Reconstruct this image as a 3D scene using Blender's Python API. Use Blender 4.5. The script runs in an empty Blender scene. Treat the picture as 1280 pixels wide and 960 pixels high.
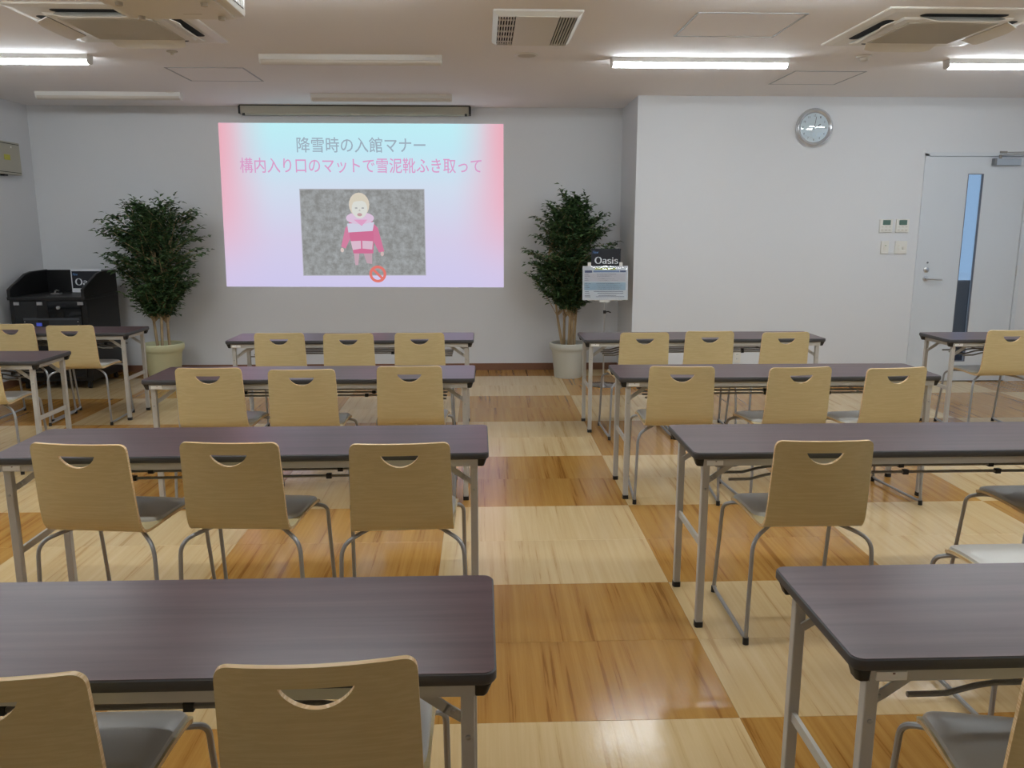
import bpy, bmesh, math, random
from mathutils import Vector, Matrix
from mathutils.geometry import delaunay_2d_cdt

S = bpy.context.scene
COL = S.collection
PI = math.pi
R = math.radians

# ------------------------------------------------------------------ camera, world, exposure
cam = bpy.data.cameras.new('camera')
cam.sensor_width = 36.0
cam.lens = 36.0 * 1025.29 / 1280.0
cam.clip_start = 0.05
camo = bpy.data.objects.new('camera', cam)
COL.objects.link(camo)
camo.location = (0, 0, 1.517)
camo.rotation_euler = (R(90 - 10.881), 0, R(-2.068))
S.camera = camo

S.view_settings.view_transform = 'Standard'
S.view_settings.look = 'None'
S.view_settings.gamma = 1.0
S.view_settings.use_curve_mapping = False
S.view_settings.exposure = 0.0

W = bpy.data.worlds.new('world')
S.world = W
W.use_nodes = True
wn = W.node_tree.nodes
wl = W.node_tree.links
wn['Background'].inputs['Strength'].default_value = 1.0
wn['Background'].inputs['Color'].default_value = (0.30, 0.45, 0.66, 1)

LAMP = 42.0           # radiance of the lit tube covers

# ------------------------------------------------------------------ room numbers (metres)
XL, XR = -4.52, 5.42          # side walls
YF, YR, YB = 8.70, 7.87, -2.60  # front wall, projecting wall, wall behind the camera
XC = 1.447                    # corner of the projecting wall
H = 2.70

# ------------------------------------------------------------------ helpers
class MB:
    def __init__(s):
        s.v = []; s.f = []; s.m = []
    def add(s, vs, fs, m=0):
        b = len(s.v)
        s.v += [tuple(p) for p in vs]
        s.f += [tuple(b + i for i in f) for f in fs]
        s.m += [m] * len(fs)
        return s
    def box(s, x0, x1, y0, y1, z0, z1, m=0):
        vs = [(x, y, z) for z in (z0, z1) for y in (y0, y1) for x in (x0, x1)]
        return s.add(vs, [(0, 2, 3, 1), (4, 5, 7, 6), (0, 1, 5, 4), (2, 6, 7, 3), (0, 4, 6, 2), (1, 3, 7, 5)], m)
    def bar(s, p, q, w, h, up=(0, 0, 1), m=0):
        p = Vector(p); q = Vector(q); d = (q - p).normalized(); up = Vector(up)
        a = d.cross(up).normalized() * (w / 2); b = a.cross(d).normalized() * (h / 2)
        vs = [c + i * a + j * b for c in (p, q) for i, j in ((-1, -1), (1, -1), (1, 1), (-1, 1))]
        return s.add(vs, [(3, 2, 1, 0), (4, 5, 6, 7), (0, 1, 5, 4), (1, 2, 6, 5), (2, 3, 7, 6), (3, 0, 4, 7)], m)
    def tube(s, path, r, n=8, m=0):
        P = [Vector(p) for p in path]
        rs = r if isinstance(r, (list, tuple)) else [r] * len(P)
        T = []
        for i in range(len(P)):
            a = P[max(i - 1, 0)]; b = P[min(i + 1, len(P) - 1)]
            T.append((b - a).normalized())
        u = T[0].orthogonal().normalized()
        rings = []; vs = []
        for i, (p, t) in enumerate(zip(P, T)):
            u = (u - t * u.dot(t)).normalized(); w = t.cross(u)
            vs += [p + (u * math.cos(2 * PI * k / n) + w * math.sin(2 * PI * k / n)) * rs[i] for k in range(n)]
        fs = []
        for i in range(len(P) - 1):
            for k in range(n):
                fs.append((i * n + k, i * n + (k + 1) % n, (i + 1) * n + (k + 1) % n, (i + 1) * n + k))
        fs.append(tuple(reversed(range(n)))); fs.append(tuple(range((len(P) - 1) * n, len(P) * n)))
        return s.add(vs, fs, m)
    def lathe(s, prof, n=24, c=(0, 0, 0), axis='z', m=0, cap=True):
        vs = []
        for r, z in prof:
            for k in range(n):
                a = 2 * PI * k / n
                p = (r * math.cos(a), r * math.sin(a), z)
                if axis == 'y': p = (p[0], z, p[1])
                if axis == 'x': p = (z, p[0], p[1])
                vs.append((p[0] + c[0], p[1] + c[1], p[2] + c[2]))
        fs = []
        for i in range(len(prof) - 1):
            for k in range(n):
                fs.append((i * n + k, i * n + (k + 1) % n, (i + 1) * n + (k + 1) % n, (i + 1) * n + k))
        if cap:
            fs.append(tuple(range(n))); fs.append(tuple(range((len(prof) - 1) * n, len(prof) * n)))
        return s.add(vs, fs, m)
    def prism(s, poly, a, b, fn=lambda u, v, t: (u, v, t), m=0, m2=None):
        n = len(poly)
        vs = [fn(u, v, a) for u, v in poly] + [fn(u, v, b) for u, v in poly]
        s.add(vs, [tuple(reversed(range(n))), tuple(range(n, 2 * n))], m)
        bs = len(s.v) - 2 * n
        fs = [(i, (i + 1) % n, n + (i + 1) % n, n + i) for i in range(n)]
        s.f += [tuple(bs + i for i in f) for f in fs]; s.m += [m if m2 is None else m2] * n
        return s
    def build(s, name, mats, parent=None, smooth=False, bevel=0.0, loc=None):
        me = bpy.data.meshes.new(name)
        me.from_pydata(s.v, [], s.f)
        if not isinstance(mats, (list, tuple)): mats = [mats]
        for m in mats: me.materials.append(m)
        if len(mats) > 1: me.polygons.foreach_set('material_index', s.m)
        bm = bmesh.new(); bm.from_mesh(me)
        bmesh.ops.recalc_face_normals(bm, faces=bm.faces[:])
        if bevel:
            es = [e for e in bm.edges if len(e.link_faces) == 2 and e.calc_face_angle(0) > 0.6]
            bmesh.ops.bevel(bm, geom=es, offset=bevel, segments=2, profile=0.5, affect='EDGES', clamp_overlap=True)
        bm.to_mesh(me); bm.free()
        if smooth:
            me.polygons.foreach_set('use_smooth', [True] * len(me.polygons))
            me.set_sharp_from_angle(angle=R(38))
        o = bpy.data.objects.new(name, me); COL.objects.link(o)
        if parent is not None: o.parent = parent
        if loc is not None: o.location = loc
        return o

def tag(o, label, cat, group=None):
    o['label'] = label; o['category'] = cat
    if group: o['group'] = group
    return o
def thing(name, loc=(0, 0, 0), rz=0.0, label=None, cat=None, group=None):
    o = bpy.data.objects.new(name, None); COL.objects.link(o)
    o.location = loc; o.rotation_euler = (0, 0, rz); o.empty_display_size = 0.1
    if label: tag(o, label, cat, group)
    return o
def struct(o):
    o['kind'] = 'structure'; return o
def copy_tree(o, parent=None):
    c = o.copy(); COL.objects.link(c); c.parent = parent
    for ch in list(o.children): copy_tree(ch, c)
    return c
def rrect(w, d, r, n=5, cx=0, cy=0):
    out = []
    for sx, sy, a0 in ((1, 1, 0), (-1, 1, 90), (-1, -1, 180), (1, -1, 270)):
        for k in range(n + 1):
            a = R(a0 + 90 * k / n)
            out.append((cx + sx * (w / 2 - r) + r * math.cos(a), cy + sy * (d / 2 - r) + r * math.sin(a)))
    return out
def lin(r, g, b):
    f = lambda c: c / 12.92 if c <= 0.04045 else ((c + 0.055) / 1.055) ** 2.4
    return tuple(f(c / 255.0) for c in (r, g, b))

# ------------------------------------------------------------------ materials
def mat(name, col, rough=0.5, metal=0.0, emit=None, estr=1.0, spec=0.5, coat=0.0, trans=0.0):
    m = bpy.data.materials.new(name); m.use_nodes = True
    b = m.node_tree.nodes['Principled BSDF']
    b.inputs['Base Color'].default_value = (*col[:3], 1)
    b.inputs['Roughness'].default_value = rough
    b.inputs['Metallic'].default_value = metal
    b.inputs['Specular IOR Level'].default_value = spec
    b.inputs['Coat Weight'].default_value = coat
    b.inputs['Transmission Weight'].default_value = trans
    if emit:
        b.inputs['Emission Color'].default_value = (*emit[:3], 1)
        b.inputs['Emission Strength'].default_value = estr
    return m
def bsdf(m): return m.node_tree.nodes['Principled BSDF']
def N(m, t): return m.node_tree.nodes.new(t)
def L(m, a, b): m.node_tree.links.new(a, b)

def grain(name, c1, c2, scale, rough, bump=0.0, jitter=True, detail=6, coat=0.0, val=0.1, c3=None, bscale=None, tone=(0.42, 0.62)):
    """streaky procedural wood: noise stretched along one axis (scale vector), per-object offset and tone"""
    m = mat(name, c1, rough, coat=coat)
    tc = N(m, 'ShaderNodeTexCoord'); oi = N(m, 'ShaderNodeObjectInfo')
    ad = N(m, 'ShaderNodeVectorMath'); ad.operation = 'ADD'
    sc = N(m, 'ShaderNodeVectorMath'); sc.operation = 'SCALE'
    cb = N(m, 'ShaderNodeCombineXYZ')
    for k in range(3): L(m, oi.outputs['Random'], cb.inputs[k])
    sc.inputs['Scale'].default_value = 37.0 if jitter else 0.0
    L(m, cb.outputs[0], sc.inputs[0]); L(m, tc.outputs['Object'], ad.inputs[0]); L(m, sc.outputs[0], ad.inputs[1])
    mp = N(m, 'ShaderNodeMapping'); mp.inputs['Scale'].default_value = scale
    L(m, ad.outputs[0], mp.inputs['Vector'])
    nz = N(m, 'ShaderNodeTexNoise'); nz.inputs['Scale'].default_value = 1.0; nz.inputs['Detail'].default_value = detail
    nz.inputs['Roughness'].default_value = 0.62; nz.inputs['Distortion'].default_value = 0.25
    L(m, mp.outputs[0], nz.inputs['Vector'])
    cr = N(m, 'ShaderNodeValToRGB')
    cr.color_ramp.elements[0].position = tone[0]; cr.color_ramp.elements[0].color = (*c1, 1)
    cr.color_ramp.elements[1].position = tone[1]; cr.color_ramp.elements[1].color = (*c2, 1)
    if c3:
        e = cr.color_ramp.elements.new(0.36); e.color = (*c3, 1)
    L(m, nz.outputs['Fac'], cr.inputs['Fac'])
    hs = N(m, 'ShaderNodeHueSaturation')
    mr = N(m, 'ShaderNodeMapRange'); mr.inputs['To Min'].default_value = 1 - val; mr.inputs['To Max'].default_value = 1 + val
    L(m, oi.outputs['Random'], mr.inputs['Value']); L(m, mr.outputs[0], hs.inputs['Value'])
    L(m, cr.outputs['Color'], hs.inputs['Color'])
    L(m, hs.outputs['Color'], bsdf(m).inputs['Base Color'])
    if bump:
        bp = N(m, 'ShaderNodeBump'); bp.inputs['Strength'].default_value = bump; bp.inputs['Distance'].default_value = 0.001
        if bscale:
            mp2 = N(m, 'ShaderNodeMapping'); mp2.inputs['Scale'].default_value = bscale
            L(m, ad.outputs[0], mp2.inputs['Vector'])
            n2 = N(m, 'ShaderNodeTexNoise'); n2.inputs['Scale'].default_value = 1.0; n2.inputs['Detail'].default_value = 3
            L(m, mp2.outputs[0], n2.inputs['Vector']); L(m, n2.outputs['Fac'], bp.inputs['Height'])
        else:
            L(m, nz.outputs['Fac'], bp.inputs['Height'])
        L(m, bp.outputs[0], bsdf(m).inputs['Normal'])
    return m
def rough_wall(name, col, rough=0.85, sc=90, st=0.12):
    m = mat(name, col, rough, spec=0.25)
    tc = N(m, 'ShaderNodeTexCoord'); nz = N(m, 'ShaderNodeTexNoise'); nz.inputs['Scale'].default_value = sc; nz.inputs['Detail'].default_value = 4
    L(m, tc.outputs['Object'], nz.inputs['Vector'])
    bp = N(m, 'ShaderNodeBump'); bp.inputs['Strength'].default_value = st; bp.inputs['Distance'].default_value = 0.002
    L(m, nz.outputs['Fac'], bp.inputs['Height']); L(m, bp.outputs[0], bsdf(m).inputs['Normal'])
    return m

M = {}
M['wall'] = rough_wall('white_wallpaper', (0.71, 0.72, 0.735))
M['ceil'] = rough_wall('ceiling_board', (0.86, 0.84, 0.84), sc=60, st=0.08)
M['base'] = mat('brown_baseboard', lin(130, 92, 70), 0.45)
M['tile_l'] = grain('light_wood_vinyl', lin(204, 175, 126), lin(214, 188, 142), (32, .8, 1), 0.16, 0.40, val=0.04, c3=lin(188, 155, 105), detail=8, tone=(0.40, 0.66), bscale=(70, 22, 1))
M['tile_d'] = grain('dark_wood_vinyl', lin(170, 122, 58), lin(187, 142, 74), (32, .8, 1), 0.16, 0.40, val=0.05, c3=lin(146, 99, 42), detail=8, tone=(0.40, 0.66), bscale=(70, 22, 1))
M['slab'] = mat('floor_screed', lin(120, 100, 80), 0.9)
M['top'] = grain('rosewood_laminate', lin(68, 46, 49), lin(90, 66, 69), (1.2, 26, 1), 0.31, 0.05, val=0.04, detail=5, tone=(0.36, 0.68))
M['edge'] = mat('dark_edging', lin(70, 70, 72), 0.5)
M['steel'] = mat('beige_grey_painted_steel', lin(188, 184, 176), 0.42, 0.0)
M['tube'] = mat('grey_metal_tube', lin(160, 160, 160), 0.38, 0.45)
M['rivet'] = mat('rivet_steel', lin(175, 175, 172), 0.3, 0.8)
M['black'] = mat('black_plastic', lin(26, 26, 27), 0.5)
M['rod'] = mat('dark_rod', lin(140, 136, 130), 0.45, 0.3)
M['sticker'] = mat('white_sticker', lin(240, 238, 232), 0.6)
M['ply'] = grain('beech_laminate', lin(203, 184, 136), lin(210, 192, 146), (4, 140, 140), 0.36, 0.03, val=0.035, detail=4)
M['plyedge'] = grain('plywood_edge', lin(214, 178, 124), lin(238, 212, 170), (3, 3, 400), 0.5, 0.0, val=0.03, detail=2)
M['vinyl'] = mat('grey_vinyl', lin(192, 189, 182), 0.32)
M['white'] = mat('white_plastic', lin(226, 224, 216), 0.45)
M['cream'] = mat('cream_plastic', lin(224, 220, 210), 0.45)
M['acgrille'] = mat('cassette_grille', lin(198, 192, 178), 0.6)
M['dark'] = mat('dark_cavity', lin(30, 30, 30), 0.8)
M['lampbody'] = mat('lamp_body', lin(228, 226, 220), 0.4)
M['lampoff'] = mat('unlit_cover', lin(214, 206, 194), 0.45)
M['lampon'] = mat('lit_tube_cover', (0.9, 0.9, 0.9), 0.4, emit=(0.875, 0.95, 1.0), estr=LAMP)
M['alu'] = mat('aluminium_trim', lin(196, 196, 196), 0.35, 0.8)
M['hatchline'] = mat('hatch_frame_grey', lin(158, 160, 164), 0.5)
M['chrome'] = mat('chrome', (0.88, 0.88, 0.90), 0.16, 1.0)
M['satin'] = mat('satin_steel', (0.62, 0.62, 0.62), 0.3, 1.0)
M['doorp'] = mat('white_grey_door_paint', (0.66, 0.69, 0.72), 0.45)
M['conblack'] = mat('black_laminate', lin(17, 17, 18), 0.38)
M['smoke'] = mat('smoked_glass', lin(26, 28, 30), 0.06, spec=0.5)
M['terra_g'] = mat('pale_green_pot', lin(204, 204, 164), 0.6)
M['terra_w'] = mat('grey_white_pot', lin(196, 196, 184), 0.65)
M['soil'] = mat('soil', lin(38, 28, 20), 0.95)
M['bark'] = grain('bark', lin(150, 126, 92), lin(190, 166, 128), (40, 40, 6), 0.85, 0.2, val=0.05)
M['screenbox'] = mat('beige_metal_case', lin(178, 174, 158), 0.5)
M['paper'] = mat('white_paper', lin(226, 228, 232), 0.6)
M['card'] = mat('black_card', lin(22, 26, 34), 0.5)

# leaf: two-tone green per island
ml = mat('ficus_leaf', lin(40, 66, 34), 0.45)
g = N(ml, 'ShaderNodeNewGeometry'); cr = N(ml, 'ShaderNodeValToRGB')
cr.color_ramp.elements[0].color = (*lin(34, 58, 36), 1); cr.color_ramp.elements[1].color = (*lin(92, 122, 74), 1)
L(ml, g.outputs['Random Per Island'], cr.inputs['Fac']); L(ml, cr.outputs['Color'], bsdf(ml).inputs['Base Color'])
M['leaf'] = ml

# clear glass that lets daylight straight through
mg = bpy.data.materials.new('clear_glass'); mg.use_nodes = True
nt = mg.node_tree; nt.nodes.remove(nt.nodes['Principled BSDF'])
tr = nt.nodes.new('ShaderNodeBsdfTransparent'); gl = nt.nodes.new('ShaderNodeBsdfGlossy'); mx = nt.nodes.new('ShaderNodeMixShader')
tr.inputs['Color'].default_value = (0.92, 0.95, 0.97, 1); gl.inputs['Roughness'].default_value = 0.03
mx.inputs['Fac'].default_value = 0.06
nt.links.new(tr.outputs[0], mx.inputs[1]); nt.links.new(gl.outputs[0], mx.inputs[2])
nt.links.new(mx.outputs[0], nt.nodes['Material Output'].inputs['Surface'])
M['glass'] = mg
mg2 = mg.copy(); mg2.name = 'shiny_clear_cover'
for n_ in mg2.node_tree.nodes:
    if n_.type == 'MIX_SHADER': n_.inputs['Fac'].default_value = 0.16
M['shiny'] = mg2

def glow(name, col, s=1.0):
    return mat(name, (0, 0, 0), 1.0, emit=col, estr=s, spec=0.0)

# ------------------------------------------------------------------ room shell
T = 0.14
fl = MB().box(XL - T, XR + T, YB - T, YF + T, -0.12, -0.004).build('floor', M['slab']); struct(fl)
# vinyl floor tiles: 1.0 x 0.5 m, laid as a 1 m chequer of light and dark wood
TS = 1.0019; X0 = 0.800; Y0 = 7.3164
tile_mesh = {}
def tile_obj(x0, x1, y0, y1, dark):
    w, d = x1 - x0, y1 - y0
    key = (round(w, 3), round(d, 3), dark)
    if key not in tile_mesh:
        e = 0.0006; g = 0.0003
        b = MB()
        a = [(-w / 2 + g, -d / 2 + g), (w / 2 - g, -d / 2 + g), (w / 2 - g, d / 2 - g), (-w / 2 + g, d / 2 - g)]
        t = [(-w / 2 + g + e, -d / 2 + g + e), (w / 2 - g - e, -d / 2 + g + e), (w / 2 - g - e, d / 2 - g - e), (-w / 2 + g + e, d / 2 - g - e)]
        vs = [(x, y, -0.004) for x, y in a] + [(x, y, -e) for x, y in a] + [(x, y, 0) for x, y in t]
        fs = [(3, 2, 1, 0), (8, 9, 10, 11)] + [(i, (i + 1) % 4, 4 + (i + 1) % 4, 4 + i) for i in range(4)] + [(4 + i, 4 + (i + 1) % 4, 8 + (i + 1) % 4, 8 + i) for i in range(4)]
        b.add(vs, fs)
        o = b.build('floor_tile', M['tile_d' if dark else 'tile_l'], fl)
        tile_mesh[key] = o.data
    else:
        o = bpy.data.objects.new('floor_tile', tile_mesh[key]); COL.objects.link(o); o.parent = fl
    o.location = ((x0 + x1) / 2, (y0 + y1) / 2, 0)
for ix in range(-6, 6):
    xa, xb = X0 + (ix) * TS, X0 + (ix + 1) * TS
    xa, xb = max(xa, XL), min(xb, XR)
    if xb - xa < 0.01: continue
    for iy in range(-21, 4):
        ya, yb = Y0 + iy * TS / 2, Y0 + (iy + 1) * TS / 2
        ylim = YF if xb <= XC else YR
        ya, yb = max(ya, YB), min(yb, YF if xa < XC else YR)
        if yb - ya < 0.01: continue
        k = iy // 2
        # the block x in [-0.2, 0.8], y in [2.31, 3.31] is dark (ix=-1, k=-5)
        tile_obj(xa, xb, ya, yb, (ix + k) % 2 == 0)

cl = MB().box(XL - T, XR + T, YB - T, YF + T, H, H + 0.12).build('ceiling', M['ceil']); struct(cl)
struct(MB().box(XL - T, XL, YB - T, YF + T, -0.12, H).build('wall_left', M['wall']))
struct(MB().box(XL, XC, YF, YF + T, -0.12, H).build('wall_front', M['wall']))
struct(MB().box(XC, XC + T, YR + T, YF + T, -0.12, H).build('wall_recess', M['wall']))
# projecting wall with the door opening
DX0, DX1, DZ = 4.201, 5.222, 2.190
wr = MB()
wr.box(XC, DX0, YR, YR + T, -0.12, H); wr.box(DX0, DX1, YR, YR + T, DZ, H); wr.box(DX1, XR, YR, YR + T, -0.12, H)
struct(wr.build('wall_projecting', M['wall']))
# right wall with three windows
WIN = [(0.2, 2.2), (2.9, 4.9), (5.4, 7.2)]; WZ0, WZ1 = 0.95, 2.25
wb = MB(); y = YB - T
for a, b in WIN:
    wb.box(XR, XR + T, y, a, -0.12, H); wb.box(XR, XR + T, a, b, -0.12, WZ0); wb.box(XR, XR + T, a, b, WZ1, H); y = b
wb.box(XR, XR + T, y, YR + T, -0.12, H)
struct(wb.build('wall_right', M['wall']))
struct(MB().box(XL, XR, YB - T, YB, -0.12, H).build('wall_back', M['wall']))
for i, (a, b) in enumerate(WIN):
    w = struct(thing('window_%d' % (i + 1), (XR + T / 2, (a + b) / 2, WZ0)))
    hw, hh = (b - a) / 2, WZ1 - WZ0
    fr = MB()
    fr.box(-.04, .04, -hw, -hw + .05, 0, hh).box(-.04, .04, hw - .05, hw, 0, hh).box(-.04, .04, -hw + .05, hw - .05, 0, .05).box(-.04, .04, -hw + .05, hw - .05, hh - .05, hh).box(-.03, .03, -.025, .025, .05, hh - .05)
    fr.build('window_frame', M['alu'], w)
    for sg in (-1, 1):
        MB().box(-.004, .004, min(sg * .025, sg * (hw - .05)), max(sg * .025, sg * (hw - .05)), .05, hh - .05).build('window_pane', M['glass'], w)
    pl = bpy.data.lights.new('window_daylight', 'AREA'); pl.shape = 'RECTANGLE'; pl.size = b - a; pl.size_y = hh
    pl.cycles.is_portal = True
    po = bpy.data.objects.new('window_daylight', pl); COL.objects.link(po)
    po.location = (XR + T + 0.02, (a + b) / 2, (WZ0 + WZ1) / 2); po.rotation_euler = (0, R(90), 0)
# baseboards
bh = 0.073
struct(MB().box(XL + .008, XC - .008, YF - .008, YF, 0, bh).build('baseboard_front', M['base']))
struct(MB().box(XL, XL + .008, YB, YF - .0, 0, bh).build('baseboard_left', M['base']))
struct(MB().box(XC - .008, XC, YR, YF - .0, 0, bh).build('baseboard_recess', M['base']))
struct(MB().box(XC - .008, DX0, YR - .008, YR, 0, bh).build('baseboard_projecting', M['base']))
struct(MB().box(XR - .008, XR, YB, YR, 0, bh).build('baseboard_right', M['base']))
# porch outside the door: dark paving and a low parapet seen through the slit window
struct(MB().box(XC + T, 8.5, YR + T, 13.0, -0.25, -0.12).build('ground_outside', mat('porch_paving', lin(70, 72, 74), 0.9)))
struct(MB().box(XC + T, 8.5, 9.9, 10.05, -0.12, 0.86).build('wall_parapet', mat('dark_parapet', lin(78, 80, 84), 0.85)))

# ------------------------------------------------------------------ door
dr = struct(thing('door_1', ((DX0 + DX1) / 2, YR, 0)))
ox = (DX0 + DX1) / 2
fm = MB()
fm.box(DX0 - ox - .012, 4.226 - ox, -.012, .10, 0, DZ).box(5.197 - ox, DX1 - ox + .012, -.012, .10, 0, DZ).box(DX0 - ox - .012, DX1 - ox + .012, -.012, .10, 2.170, DZ + .012)
fm.build('door_frame', M['doorp'], dr)
lx0, lx1, lz1 = 4.230 - ox, 5.193 - ox, 2.166
gx0, gx1, gz0, gz1 = 4.625 - ox, 4.778 - ox, 0.20, 2.008
lf = MB()
lf.box(lx0, gx0, .004, .044, .008, lz1).box(gx1, lx1, .004, .044, .008, lz1).box(gx0, gx1, .004, .044, .008, gz0).box(gx0, gx1, .004, .044, gz1, lz1)
leaf = lf.build('door_leaf', M['doorp'], dr)
MB().box(gx0, gx1, .026, .032, gz0, gz1).build('glass_slit', M['glass'], leaf)
gb = MB(); t = .006
gb.box(gx0, gx0 + t, .001, .026, gz0, gz1).box(gx1 - t, gx1, .001, .026, gz0, gz1).box(gx0 + t, gx1 - t, .001, .026, gz0, gz0 + t).box(gx0 + t, gx1 - t, .001, .026, gz1 - t, gz1)
gb.build('glazing_bead', mat('bead_grey', lin(120, 122, 130), .5), leaf)
hx = 4.306 - ox
hd = MB().lathe([(.026, .004), (.026, -.006), (.012, -.008), (.010, -.048), (0.0, -.050)], 20, (hx, 0, 1.018), 'y')
hd.tube([(hx, -.045, 1.018), (hx + .02, -.050, 1.017), (hx + .07, -.052, 1.012), (hx + .135, -.050, 1.010)], .0085)
hd.build('lever_handle', M['satin'], leaf, smooth=True)
MB().lathe([(.026, .004), (.026, -.008), (.018, -.014), (.006, -.015), (0, -.015)], 20, (4.304 - ox, 0, 1.103), 'y').build('lock_cylinder', M['satin'], leaf, smooth=True)
MB().lathe([(.009, .004), (.009, .000), (.004, -.001), (0, -.001)], 12, (4.312 - ox, 0, 1.172), 'y').build('door_mark', mat('door_mark_grey', lin(110, 115, 120), .5), leaf)
cb = MB().box(4.842 - ox, 5.10 - ox, -.045, .004, 2.085, 2.145).build('closer_body', mat('closer_grey', lin(176, 186, 196), .4, .3), leaf, bevel=.004)
MB().box(4.838 - ox, 4.862 - ox, -.048, .0, 2.083, 2.147).build('closer_cap', mat('closer_cap_grey', lin(120, 124, 128), .5), leaf, bevel=.003)
ca = MB()
ca.bar((4.90 - ox, -.03, 2.175), (5.13 - ox, -.10, 2.19), .02, .006); ca.bar((5.13 - ox, -.10, 2.20), (4.93 - ox, -.012, 2.205), .02, .006)
ca.lathe([(.012, 2.14), (.012, 2.18)], 12, (4.90 - ox, -.03, 0)); ca.lathe([(.010, 2.185), (.010, 2.206)], 12, (5.13 - ox, -.10, 0))
ca.box(4.90 - ox, 4.97 - ox, -.018, -.010, 2.195, 2.215)
ca.build('closer_arm', M['rod'], leaf)
for z in (.30, 1.09, 1.92):
    MB().lathe([(.008, z - .05), (.008, z + .05)], 10, (5.196 - ox, -.006, 0)).build('hinge', M['satin'], leaf)

# ------------------------------------------------------------------ ceiling fittings
def lamp(x, y, lit, label, ends='x'):
    r = thing('ceiling_tube_lamp', (x, y, H), 0, label, 'ceiling light', 'lit ceiling tube lamps' if lit else 'unlit ceiling tube lamps')
    hl = .64
    b = MB().prism([(-.046, 0), (.046, 0), (.040, -.034), (-.040, -.034)], -hl, hl, lambda u, v, t: (t, u, v))
    b.build('lamp_housing', M['lampbody'], r)
    prof = [(.036, -.0342)] + [(.038 * math.cos(R(a)), -.044 + .021 * math.sin(R(a))) for a in range(0, -181, -20)] + [(-.036, -.0342)]
    MB().prism(prof, -hl + .012, hl - .012, lambda u, v, t: (t, u, v)).build('tube_cover', M['lampon' if lit else 'lampoff'], r, smooth=True)
    for sx in (-1, 1):
        p2 = [(.037, -.0342)] + [(.039 * math.cos(R(a)), -.044 + .022 * math.sin(R(a))) for a in range(0, -181, -30)] + [(-.037, -.0342)]
        MB().prism(p2, sx * (hl - .012), sx * hl, lambda u, v, t: (t, u, v)).build('end_cap', M['lampbody'], r)
    if not lit:
        MB().prism([(hl - .11, -.0005), (hl - .05, -.0005), (hl - .05, -.012), (hl - .11, -.012)], 0, .001, lambda u, v, t: (u, -.060 + .0 - t + (v * -.8), v - .002)).build('maker_label', M['sticker'], r)
    return r
lamp(-3.385, 6.20, True, 'lit tube lamp on the ceiling beside the air conditioner near the projector', 1)
lamp(-0.912, 6.16, False, 'unlit tube lamp on the ceiling, second row from the slide wall, off')
lamp(1.572, 6.17, True, 'lit tube lamp on the ceiling between the round speaker and the detector')
lamp(4.005, 6.15, True, 'lit tube lamp on the ceiling in front of the door')
lamp(-3.338, 7.86, False, 'unlit tube lamp on the ceiling above the black console')
lamp(-0.905, 7.90, False, 'unlit tube lamp on the ceiling right in front of the rolled screen case')
for x, y, w in ((-0.91, 4.30, 'over the middle of the slide block'), (1.57, 4.30, 'over the aisle end of the door block'), (4.0, 4.30, 'over the far end of the door block'),
                (-3.38, 4.30, 'over the wall side of the slide block'),
                (-0.91, 2.65, 'over the third table from the slide'), (1.57, 2.65, 'over the third table from the clock wall'), (4.0, 2.65, 'by the middle window'), (-3.38, 2.65, 'by the blank side wall'),  # lamp by the blank side wall is unseen, added for ambient light
                (-3.38, 0.95, 'by the side wall behind the tables'), (4.0, 0.95, 'by the last window')):  # unseen row, added to lift the overall ambient light
    lamp(x, y, True, 'lit tube lamp on the ceiling ' + w)

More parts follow.
